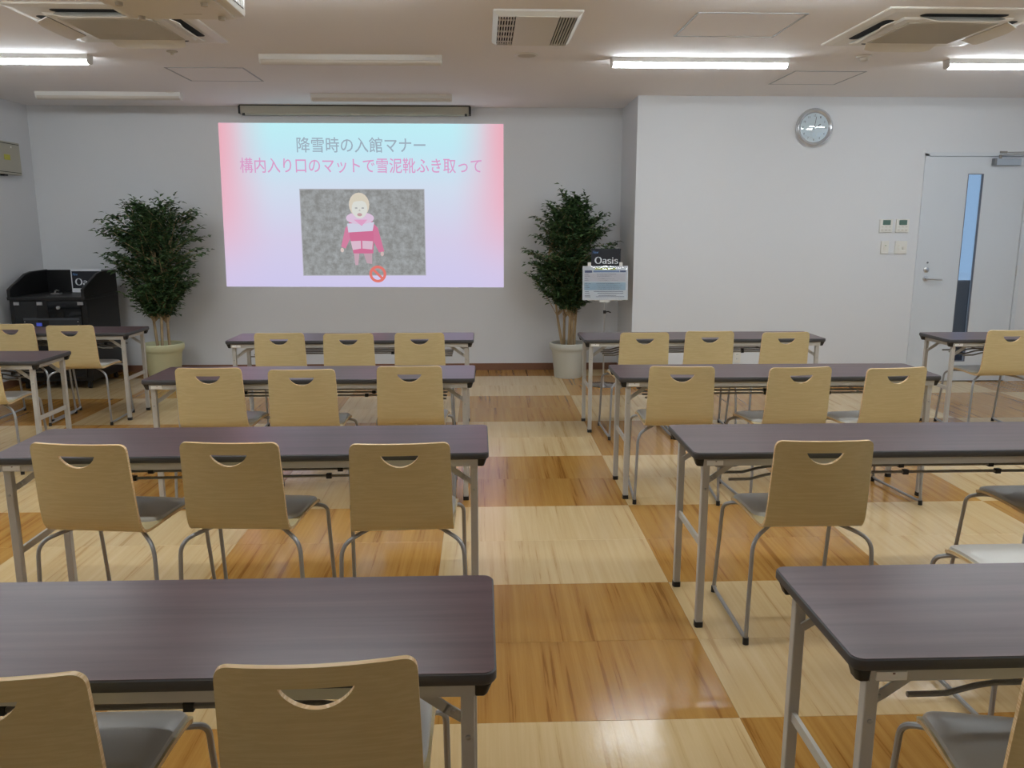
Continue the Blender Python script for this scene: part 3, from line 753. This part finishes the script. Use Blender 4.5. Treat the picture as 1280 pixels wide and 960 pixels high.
# ------------------------------------------------------------------ plywood chairs
OUT = [(-.234, .783), (-.2275, .716), (-.220, .646), (-.2125, .566), (-.205, .510), (-.199, .484), (-.188, .460), (-.170, .4435), (-.145, .4370), (-.10, .4375), (-.03, .4415), (.05, .4440), (.11, .4425), (.155, .4350), (.187, .4180)]
def catmull(P, n=6):
    out = []
    for i in range(len(P) - 1):
        p0 = P[max(i - 1, 0)]; p1 = P[i]; p2 = P[i + 1]; p3 = P[min(i + 2, len(P) - 1)]
        for k in range(n):
            t = k / n
            out.append(tuple(.5 * (2 * b + (c - a) * t + (2 * a - 5 * b + 4 * c - d) * t * t + (3 * b - a - 3 * c + d) * t ** 3) for a, b, c, d in zip(p0, p1, p2, p3)))
    out.append(P[-1]); return out
CP = catmull(OUT, 6)
SL = [0.0]
for a, b in zip(CP, CP[1:]): SL.append(SL[-1] + math.hypot(b[0] - a[0], b[1] - a[1]))
def at_s(s):
    s = min(max(s, 0), SL[-1])
    for i in range(len(SL) - 1):
        if s <= SL[i + 1]: break
    t = (s - SL[i]) / (SL[i + 1] - SL[i]); a, b = CP[i], CP[i + 1]
    ty, tz = b[0] - a[0], b[1] - a[1]; l = math.hypot(ty, tz)
    return (a[0] + (b[0] - a[0]) * t, a[1] + (b[1] - a[1]) * t), (-tz / l, ty / l)   # point on the outer face and its inner normal
S_B = SL[6 * 7]      # arc length at the bend
def s_of_back(z):    # arc length for a height on the back
    for i in range(len(CP)):
        if CP[i][1] <= z: return SL[i]
def halfw(s):
    L_ = SL[-1]
    w = .173 + .009 * min(s / S_B, 1)
    if s > S_B: w = .182 + .022 * (s - S_B) / (L_ - S_B)
    return w
TH_P = .011
def shell_pt(x, s, t):
    (y, z), (ny, nz_) = at_s(s)
    bow = -.020 * (1 - (x / .175) ** 2) * max(0, 1 - s / S_B) ** .6 if s < S_B else 0
    return (x, y + ny * t + bow, z + nz_ * t)
def sheet(s0, s1, corners, hole=None, ns=26, nx=10):
    # outline in (x, s)
    rt, rb = corners
    ol = []
    def side(sg, sa, sb, n):
        return [(sg * halfw(sa + (sb - sa) * k / n), sa + (sb - sa) * k / n) for k in range(n + 1)]
    def corner(sg, s, r, top):
        c = []
        for k in range(7):
            a = R(90 * k / 6)
            sx = halfw(s) - r + r * math.sin(a)
            ss = (s + r - r * math.cos(a)) if top else (s - r + r * math.cos(a))
            c.append((sg * sx, ss))
        return c
    right = []
    if rt: right += corner(1, s0, rt, True)
    else: right.append((halfw(s0), s0))
    right += side(1, s0 + rt + .004, s1 - rb - .004, ns)
    right += list(reversed(corner(1, s1, rb, False))) if rb else [(halfw(s1), s1)]
    left = [(-x, s) for x, s in reversed(right)]
    # straight end edges subdivided
    def edge(a, b, n): return [(a[0] + (b[0] - a[0]) * k / n, a[1] + (b[1] - a[1]) * k / n) for k in range(1, n)]
    ol = right + edge(right[-1], left[0], nx) + left + edge(left[-1], right[0], nx)
    pts = list(ol); edges = [(i, (i + 1) % len(ol)) for i in range(len(ol))]
    if hole:
        b = len(pts); pts += hole; edges += [(b + i, b + (i + 1) % len(hole)) for i in range(len(hole))]
    for i in range(1, ns * 2):
        s = s0 + (s1 - s0) * i / (ns * 2)
        for j in range(-nx + 1, nx):
            x = halfw(s) * j / nx
            if hole and abs(x) < .074 and min(p[1] for p in hole) - .008 < s < max(p[1] for p in hole) + .008: continue
            if (rt and s < s0 + rt and abs(x) > halfw(s) - rt - .004) or (rb and s > s1 - rb and abs(x) > halfw(s) - rb - .004): continue
            if s < s0 + .006 or s > s1 - .006: continue
            pts.append((x, s))
    vs, es, fs, ov, oe, of = delaunay_2d_cdt([Vector(p) for p in pts], edges, [], 1, 1e-6)
    def inside(p, poly):
        c = False; n = len(poly)
        for i in range(n):
            x1, y1 = poly[i]; x2, y2 = poly[(i + 1) % n]
            if (y1 > p[1]) != (y2 > p[1]) and p[0] < (x2 - x1) * (p[1] - y1) / (y2 - y1) + x1: c = not c
        return c
    keep = []
    for f in fs:
        c = sum((vs[i] for i in f), Vector((0, 0))) / len(f)
        if inside(c, ol) and not (hole and inside(c, hole)): keep.append(f)
    mb = MB(); n = len(vs)
    mb.add([shell_pt(v.x, v.y, 0) for v in vs] + [shell_pt(v.x, v.y, TH_P) for v in vs], [tuple(f) for f in keep] + [tuple(n + i for i in reversed(f)) for f in keep], 0)
    cnt = {}
    for f in keep:
        for i in range(len(f)):
            a, b = f[i], f[(i + 1) % len(f)]; cnt[(a, b)] = cnt.get((a, b), 0) + 1
    rim = [(a, b) for (a, b) in cnt if (b, a) not in cnt]
    fs2 = [(b, a, n + a, n + b) for a, b in rim]
    mb.f += fs2; mb.m += [1] * len(fs2)
    return mb
def bend(path, r=.03, n=5):
    """round the corners of a polyline"""
    P = [Vector(p) for p in path]; out = [P[0]]
    for i in range(1, len(P) - 1):
        a = (P[i - 1] - P[i]); b = (P[i + 1] - P[i]); rr = min(r, a.length * .45, b.length * .45)
        p0 = P[i] + a.normalized() * rr; p1 = P[i] + b.normalized() * rr
        for k in range(n + 1):
            t = k / n; out.append((1 - t) ** 2 * p0 + 2 * t * (1 - t) * P[i] + t * t * p1)
    out.append(P[-1]); return out
def make_chair():
    r = thing('plywood_chair')
    sh = s_of_back(.750)
    hole = [(.066 * q / 10, sh + .044 * max(0, 1 - (q / 10) ** 2) ** .75) for q in range(-10, 11)] + [(.066 - .132 * k / 10, sh) for k in range(1, 10)]
    bk = sheet(0, S_B, (.024, 0), hole, 20, 10)
    bo = bk.build('backrest', [M['ply'], M['plyedge']], r, smooth=True)
    st = sheet(S_B, SL[-1], (0, .045), None, 16, 8).build('seat_board', [M['ply'], M['plyedge']], r, smooth=True)
    # vinyl seat pad following the seat board
    s_a = S_B + .085; s_b = SL[-1] - .006
    nu, nv = 18, 22; vs = []; fs = []
    def pad(u, v, top):
        s = s_a + (s_b - s_a) * v
        hw_ = halfw(s) - .006
        x = u * hw_
        # round the plan corners
        e = max(abs(u), abs(2 * v - 1))
        cu = abs(u) ** 8 + abs(2 * v - 1) ** 14
        sq = 1 - .10 * max(0, abs(u) ** 6 * abs(2 * v - 1) ** 6)
        x *= sq; s = s_a + (s_b - s_a) * (.5 + (v - .5) * sq)
        th = .016 * max(0, 1 - cu) ** .30 if top else -.001
        return shell_pt(x, s, TH_P + th)
    for i in range(nv + 1):
        for j in range(nu + 1):
            vs.append(pad(math.sin((j / nu * 2 - 1) * PI / 2), .5 - .5 * math.cos(PI * i / nv), True))
    n = len(vs)
    for i in range(nv):
        for j in range(nu):
            a = i * (nu + 1) + j; fs.append((a, a + 1, a + nu + 2, a + nu + 1))
    MB().add(vs, fs).build('seat_pad', M['vinyl'], r, smooth=True)
    tr_ = .0078
    for sg in (-1, 1):
        rl = MB().tube(bend([(sg * .060, -.02, .432), (sg * .140, -.115, .425), (sg * .218, -.186, .398), (sg * .230, -.203, .020)], .05), tr_, 8).build('leg', M['tube'], r, smooth=True)
        MB().tube([(sg * .230, -.205, .0), (sg * .230, -.203, .026)], .0112, 10).build('foot_glide', M['black'], rl)
        flg = MB().tube(bend([(sg * .060, .05, .434), (sg * .175, .150, .428), (sg * .224, .188, .408), (sg * .230, .240, .020)], .035), tr_, 8).build('leg', M['tube'], r, smooth=True)
        MB().tube([(sg * .230, .240, .0), (sg * .230, .240, .026)], .0112, 10).build('foot_glide', M['black'], flg)
        MB().tube([(sg * .230, -.206, .026), (sg * .230, -.17, .019), (sg * .230, .20, .019), (sg * .230, .242, .026)], tr_, 8).build('runner', M['tube'], r, smooth=True)
    for x in (-.060, .060): MB().tube([(x, -.03, .431), (x, .06, .434)], tr_ * .95, 8).build('seat_bearer', M['tube'], r, smooth=True)
    MB().tube([(-.060, .015, .433), (.060, .015, .433)], tr_ * .9, 8).build('seat_crossbar', M['tube'], r, smooth=True)
    return r
T1, T2, T3, T4 = ('first table from the slide', 'second table from the slide', 'third table from the slide', 'fourth table from the slide')
C1, C2, C3, C4 = ('table below the wall clock', 'second table from the clock wall', 'third table from the clock wall', 'fourth table from the clock wall')
chairs = [
    (-1.428, 5.994, 0.5, 'chair farthest from the aisle at the ' + T1),
    (-0.944, 5.954, 1.6, 'middle chair at the ' + T1),
    (-0.448, 5.969, 1.2, 'aisle-end chair at the ' + T1),
    (-1.448, 4.552, -0.5, 'chair farthest from the aisle at the ' + T2),
    (-0.955, 4.488, 2, 'middle chair at the ' + T2),
    (-0.397, 4.567, 1.1, 'aisle-end chair at the ' + T2),
    (-1.368, 3.013, -7.0, 'slightly turned chair farthest from the aisle at the ' + T3),
    (-0.867, 3.015, -3.6, 'middle chair at the ' + T3),
    (-0.298, 2.982, 2.3, 'aisle-end chair at the ' + T3),
    (-0.848, 1.512, 1.2, 'second chair from the aisle at the ' + T4),
    (-0.304, 1.538, 3.4, 'aisle-end chair at the ' + T4),
    (1.135, 5.927, 1.5, 'aisle-end chair at the ' + C1),
    (1.622, 5.987, -0.4, 'middle chair at the ' + C1),
    (2.126, 5.911, 4.2, 'chair farthest from the aisle at the ' + C1),
    (1.084, 4.512, -4.9, 'aisle-end chair at the ' + C2),
    (1.668, 4.464, 5.2, 'middle chair at the ' + C2),
    (2.163, 4.429, 7.6, 'turned chair farthest from the aisle at the ' + C2),
    (1.196, 2.966, -0.7, 'aisle-end chair at the ' + C3),
    (1.762, 2.402, 0, 'middle chair pulled well back from the ' + C3),
    (2.245, 3.026, 0, 'chair farthest from the aisle at the ' + C3),
    (1.126, 1.422, -11.6, 'turned chair at the aisle end of the ' + C4),
    (3.808, 5.963, -0.7, 'chair at the table in front of the white door'),
    (-3.611, 6.618, -0.4, 'second chair from the potted tree at the table before the black console'),
    (-3.121, 6.503, 2.1, 'chair nearest the potted tree at the table before the black console'),
    (-3.119, 5.19, 6.9, 'chair at the second table from the black console'),
]
cp = make_chair()
for i, (x, y, a, lb) in enumerate(chairs):
    c = cp if i == 0 else copy_tree(cp)
    c.location = (x, y, 0); c.rotation_euler.z = R(a)
    tag(c, 'beech plywood ' + lb, 'chair', 'beech plywood chairs with grey seats')

# ------------------------------------------------------------------ potted trees
def plant(x, y, potmat, label, seed, prof, z0, z1, stems, pr, ph_, nt_=150, spikes=()):
    rnd = random.Random(seed)
    r = thing('potted_tree', (x, y, 0), 0, label, 'plant', 'leafy indoor trees'); pt = r
    k = pr / .19; hz = ph_ / .36
    prof_p = [(.138, 0), (.142, .01), (.166, .26), (.170, .268), (.172, .278), (.176, .284), (.190, .30), (.194, .33), (.192, .352), (.184, .360), (.172, .356), (.166, .33), (.160, .31)]
    MB().lathe([(a * k, b * hz) for a, b in prof_p], 40, cap=False).build('pot_wall', potmat, pt, smooth=True)
    MB().lathe([(.0, .012), (.139 * k, .012)], 40, cap=False).build('pot_bottom', potmat, pt)
    zb = .31 * hz
    MB().lathe([(.160 * k, 0), (.10 * k, .008), (0, .012)], 30, cap=False).build('soil', M['soil'], r, loc=(0, 0, zb))
    paths = []
    for (bx, by, tx, ty, tz) in stems:
        P = []
        n = 9
        for i in range(n + 1):
            t = i / n
            P.append((bx + (tx - bx) * t ** 1.2 + .012 * math.sin(5 * t + bx * 50), by + (ty - by) * t ** 1.2 + .012 * math.cos(4 * t + bx * 30), (tz - zb) * t))
        paths.append(P)
        MB().tube(P, [.0135 * (1 - .75 * i / n) + .002 for i in range(n + 1)], 7).build('stem', M['bark'], r, smooth=True, loc=(0, 0, zb))
    def env(t):
        for (a, ra), (b, rb) in zip(prof, prof[1:]):
            if a <= t <= b: return ra + (rb - ra) * (t - a) / (b - a)
        return prof[-1][1]
    leafs = MB(); twigs = MB()
    def leaf_at(p, d, side, ln):
        d = d.normalized(); up = Vector((rnd.uniform(-.4, .4), rnd.uniform(-.4, .4), 1)).normalized()
        lat = d.cross(up).normalized() * side
        ax = (d * rnd.uniform(.35, .9) + lat * rnd.uniform(.5, 1.0) + up * rnd.uniform(-.45, .25)).normalized()
        w = ax.cross(up).normalized(); nrm = w.cross(ax).normalized()
        if nrm.z < 0: nrm = -nrm
        wd = ln * .27
        a = p + ax * .006; m1 = p + ax * ln * .45; tip = p + ax * ln - nrm * ln * .10
        leafs.add([a, m1 + w * wd + nrm * wd * .35, tip, m1 - w * wd + nrm * wd * .35, m1], [(0, 1, 4), (1, 2, 4), (4, 2, 3), (0, 4, 3)])
    for i in range(nt_):
        t = rnd.random() ** .85
        if i < len(spikes): t = 1.0
        z = z0 + (z1 - z0) * t - zb
        a = rnd.random() * 2 * PI; rr = env(t) * (rnd.uniform(.35, 1.0) ** .6)
        if i % 3 == 0: rr *= rnd.uniform(.2, .7)
        end = Vector((rr * math.cos(a), rr * math.sin(a) * .64, z))
        if i < len(spikes): end = Vector((spikes[i][0], 0, spikes[i][1] - zb))
        P = rnd.choice(paths)
        zs_ = max(z - rnd.uniform(.18, .40), .28)
        st = min((Vector(q) for q in P), key=lambda q: abs(q.z - zs_))
        mid = st.lerp(end, .5) + Vector((0, 0, rnd.uniform(.02, .09)))
        path = [(1 - u) ** 2 * st + 2 * u * (1 - u) * mid + u * u * end for u in [k_ / 7 for k_ in range(8)]]
        twigs.tube(path, [.0045 * (1 - .7 * q / 7) + .0008 for q in range(8)], 4)
        nl = 15
        for q in range(nl):
            u = .30 + .70 * q / (nl - 1)
            p = (1 - u) ** 2 * st + 2 * u * (1 - u) * mid + u * u * end
            d = (2 * (1 - u) * (mid - st) + 2 * u * (end - mid))
            for side in (-1, 1):
                leaf_at(p, d, side, rnd.uniform(.048, .074))
                # side twiglet
            if q % 3 == 1:
                sd = rnd.choice((-1, 1)); dd = (d.normalized() * .6 + d.normalized().cross(Vector((0, 0, 1))) * sd * .8 + Vector((0, 0, rnd.uniform(-.25, .2)))).normalized()
                for w_ in range(1, 6):
                    pp = p + dd * .026 * w_
                    leaf_at(pp, dd, 1 if w_ % 2 else -1, rnd.uniform(.046, .070))
    tw = twigs.build('twigs', M['bark'], r, loc=(0, 0, zb))
    fo = leafs.build('foliage', M['leaf'], r, loc=(0, 0, zb)); fo['kind'] = 'stuff'
    tw['kind'] = 'stuff'
plant(-3.20, 8.26, M['terra_g'], 'dense dark green indoor tree in a pale green pot beside the black console', 5,
      [(0, .12), (.15, .26), (.35, .42), (.6, .52), (.8, .46), (.93, .36), (1, .22)], .66, 1.73,
      [(-.05, .02, -.16, .03, 1.45), (.0, -.03, .02, -.02, 1.58), (.06, .02, .14, .0, 1.40)], .20, .37, 210, spikes=((-.26, 1.74), (.18, 1.74), (.40, 1.66), (-.42, 1.60)))
plant(.875, 8.28, M['terra_w'], 'tall dark green indoor tree in a grey white pot beside the notice stand', 11,
      [(0, .16), (.15, .32), (.4, .44), (.62, .46), (.8, .38), (.93, .24), (1, .08)], .74, 1.76,
      [(-.06, .0, -.22, .0, 1.25), (-.03, .03, -.07, .02, 1.58), (.0, -.02, .0, 0, 1.64), (.02, .0, .05, .0, 1.5), (.06, .02, .16, .02, 1.35)], .19, .355, 200, spikes=((-.08, 1.84), (.16, 1.74), (-.34, 1.60), (-.02, 1.78)))

# ------------------------------------------------------------------ lettering drawn with a broad nib (serif style)
def nib_text(name, m, parent, loc, height, glyphs='Oasis', thick=.16, thin=.055, depth=.0006):
    def arc(cx_, cy_, rx, ry, a0, a1, n=18): return [(cx_ + rx * math.cos(R(a0 + (a1 - a0) * k / n)), cy_ + ry * math.sin(R(a0 + (a1 - a0) * k / n))) for k in range(n + 1)]
    G = {
        'O': (.84, [arc(.40, .36, .31, .34, 0, 360, 28)], []),
        'a': (.52, [arc(.22, .345, .15, .12, 150, 20, 8) + [(.37, .30), (.37, .10), (.40, .03), (.48, .05)], [(.36, .27)] + arc(.20, .135, .14, .11, 80, 340, 14) + [(.36, .13)]], []),
        's': (.44, [arc(.21, .355, .13, .10, 20, 270, 12) + arc(.21, .125, .15, .115, 88, -150, 14)], [(.33, .33, .03, .12), (.06, .02, .03, .12)]),
        'i': (.30, [[(.14, .44), (.14, .02)]], [(.04, .0, .20, .045), (.03, .40, .12, .045)]),
    }
    mb = MB(); x = 0; sc = height / .72
    for ch in glyphs:
        adv, strokes, boxes = G[ch]
        for st_ in strokes:
            vs = []
            for i, (px, py) in enumerate(st_):
                a = st_[max(i - 1, 0)]; b = st_[min(i + 1, len(st_) - 1)]
                dx, dy = b[0] - a[0], b[1] - a[1]; l = math.hypot(dx, dy) or 1
                w = (thin + (thick - thin) * abs(dy / l) ** 1.4) / 2
                vs += [((x + px - dy / l * w) * sc, 0, (py + dx / l * w) * sc), ((x + px + dy / l * w) * sc, 0, (py - dx / l * w) * sc)]
            n = len(vs)
            vs += [(q[0], -depth, q[2]) for q in vs]
            fs = []
            for i in range(0, n - 2, 2): fs += [(i, i + 1, i + 3, i + 2), (n + i, n + i + 2, n + i + 3, n + i + 1)]
            mb.add(vs, fs)
        for bx, by, bw, bh_ in boxes: mb.box((x + bx) * sc, (x + bx + bw) * sc, -depth, 0, by * sc, (by + bh_) * sc)
        if ch == 'i': mb.prism(arc(x + .14, .60, .07, .07, 0, 330, 11), -depth, 0, lambda u, v, t: (u * sc, t, v * sc))
        x += adv
    return mb.build(name, m, parent, loc=loc)
ink_w = mat('white_ink', lin(220, 224, 228), .5); ink_b = mat('blue_ink', lin(96, 140, 196), .5)

# ------------------------------------------------------------------ black audio-visual console
con = thing('av_console', (-4.03, 8.10, 0), 0, 'black audio-visual console desk with hood and smoked glass door', 'console')
x0, x1, y0, y1 = -.35, .35, -.35, .35
t = .03
MB().box(x0, x1, y0 + .02, y1, .08, .845).build('cabinet_body', M['conblack'], con)
MB().box(x0 - .005, x1 + .005, y0 - .01, y1, .845, .875).build('desk_top', M['conblack'], con, bevel=.004)
for nm, xx in (('hood_side', x0), ('hood_side', x1 - t)):
    MB().prism([(y0 - .01, .865), (y0 - .01, .945), (y0 + .03, .965), (y0 + .30, 1.075), (y0 + .40, 1.09), (y1, 1.095), (y1, .865)], xx, xx + t, lambda u, v, tt: (tt, u, v)).build(nm, M['conblack'], con, bevel=.006)
MB().box(x0 + t, x1 - t, y1 - t, y1, .875, 1.09).build('hood_back', M['conblack'], con)
d = MB().box(x0 + .05, x1 - .05, y0 + .004, y0 + .019, .12, .835).build('glass_door', M['smoke'], con)
for xx in (x0 + .07, x0 + .28, x1 - .05):
    MB().box(xx - .02, xx + .03, y0 - .008, y0 + .003, .800, .828).build('door_fitting', M['satin'], d)
MB().lathe([(.016, y0 + .003), (.016, y0 - .012), (0, y0 - .013)], 14, (.10, 0, .775), 'y').build('door_lock', M['satin'], d)
am = MB().box(x0 + .12, x1 - .07, y0 - .0025 + .005, y0 + .0045, .50, .68).build('amplifier_front', mat('amp_dark_grey', lin(44, 46, 50), .4), con)
MB().box(x0 + .12, x1 - .07, y0 - .001, y0 + .0025, .660, .678).build('amplifier_trim', mat('amp_trim', lin(80, 84, 90), .4, .4), am)
MB().box(x0 + .235, x0 + .285, y0 - .001, y0 + .0025, .605, .635).build('blue_light', mat('blue_led', (.02, .03, .1), .4, emit=(.1, .15, .9), estr=.35), am)
for zz in (.53, .57, .61, .645):
    for xx in (x0 + .13, x1 - .085): MB().lathe([(.005, y0 + .0025), (.004, y0 - .001), (0, y0 - .001)], 8, (xx, 0, zz), 'y').build('rack_screw', M['satin'], am)
MB().box(-.10, -.0, y0 + .0, y0 + .0045, .12, .835).build('door_stile', M['conblack'], d)
MB().tube([(-.10, .0, .875), (-.09, .0, .905), (-.075, -.005, .912), (-.05, -.01, .905)], .008, 6).box(-.12, -.04, -.03, .03, .8752, .885).build('desk_microphone', M['satin'], con)
for sx in (-1, 1):
    for sy in (-1, 1):
        cs = MB().lathe([(.030, -.012), (.030, .012)], 16, (sx * .29, sy * .28, .030), 'x')
        cs.box(sx * .29 - .018, sx * .29 + .018, sy * .28 - .015, sy * .28 + .015, .035, .08)
        cs.build('caster', M['black'], con)
# card standing on the console
oc = thing('oasis_card', (-3.905, 8.30, .8755), 0, 'black card with white lettering in a clear stand on the console', 'card')
MB().box(-.148, .148, -.004, .0, .0, .228).build('clear_holder', M['paper'], oc)
MB().box(-.138, .138, -.006, -.0041, .040, .208).build('card_face', M['card'], oc)
nib_text('lettering', ink_w, oc, (-.112, -.0062, .070), .066)
text_mesh('script_lettering', 'New', .052, .026, ink_b, oc, (-.105, -.0066, .178), shear=.35)

# ------------------------------------------------------------------ notice stand
ns_ = thing('notice_stand', (1.165, 7.78, 0), 0, 'slim chrome stand with round base and laminated notice beside the potted tree', 'stand')
MB().lathe([(.150, 0), (.152, .006), (.140, .012), (.03, .020), (.014, .032)], 36).build('round_base', M['chrome'], ns_, smooth=True)
MB().lathe([(.008, .02), (.008, .98)], 12).build('pole', M['satin'], ns_, smooth=True)
ck_ = MB().lathe([(.014, .70), (.014, .73)], 12); ck_.tube([(.008, -.008, .715), (.03, -.03, .722), (.055, -.035, .712)], .006, 6); ck_.build('clamp_knob', M['black'], ns_, smooth=True)
tilt = R(-6)
bd = MB().box(-.165, .165, .006, .014, .0, .022).box(-.165, -.135, .006, .014, .325, .36).box(.135, .165, .006, .014, .325, .36).box(-.05, .05, .004, .018, -.015, .02).box(-.02, .02, .008, .018, .0, .33)
bo = bd.build('board_holder', M['white'], ns_, loc=(0, -.02, .825)); bo.rotation_euler.x = tilt
sh_ = MB().box(-.215, .215, -.002, .004, .005, .325).build('notice_sheet', M['paper'], ns_, loc=(0, -.02, .825)); sh_.rotation_euler.x = tilt
def strip(nm, a, b, c, d_, col):
    MB().box(a, b, -.0030, -.0021, c, d_).build(nm, mat(nm + '_ink', lin(*col), .5), sh_)
strip('title_highlight', -.10, .10, .290, .308, (196, 206, 110))
strip('header_bar', -.195, -.125, .262, .284, (64, 84, 130)); strip('header_bar', -.115, .135, .266, .284, (120, 146, 190)); strip('header_bar', .14, .195, .266, .284, (64, 84, 130))
strip('blue_band', -.20, .195, .098, .170, (170, 196, 214)); strip('pink_band', -.20, .195, .180, .255, (216, 212, 218))
rn = random.Random(3)
for i, zz in enumerate((.246, .228, .204, .188, .158, .140, .122, .106, .082, .066, .046, .034)):
    strip('text_line', -.195, -.195 + rn.uniform(.03, .06), zz, zz + .005, (110, 112, 130))
    strip('text_line', -.11 + rn.uniform(0, .05), rn.uniform(.05, .19), zz, zz + .005, (120, 124, 146))
slv = MB()
vs = []; fs = []; nx_, nz2 = 24, 18; rn = random.Random(8)
for i in range(nz2 + 1):
    for j in range(nx_ + 1):
        u = -.213 + .426 * j / nx_; v = .007 + .316 * i / nz2
        edge_ = min(j, nx_ - j, i, nz2 - i)
        vs.append((u, -.0042 - (0 if edge_ == 0 else .0022 * (1 + math.sin(u * 21 + 3 * v * 9) * math.cos(v * 26 + u * 7)) + rn.uniform(0, .0005)), v))
for i in range(nz2):
    for j in range(nx_):
        a = i * (nx_ + 1) + j; fs.append((a, a + 1, a + nx_ + 2, a + nx_ + 1))
slv.add(vs, fs).build('clear_sleeve', M['shiny'], sh_, smooth=True)
oc2 = thing('oasis_card', (1.172, 7.815, 1.105), 0, 'black card with white lettering behind the laminated notice', 'card')
MB().box(-.140, .140, -.003, .0, .0, .205).build('card_face', M['card'], oc2)
nib_text('lettering', ink_w, oc2, (-.108, -.0032, .064), .064)
text_mesh('script_lettering', 'New', .058, .028, ink_b, oc2, (-.100, -.0036, .172), shear=.35)
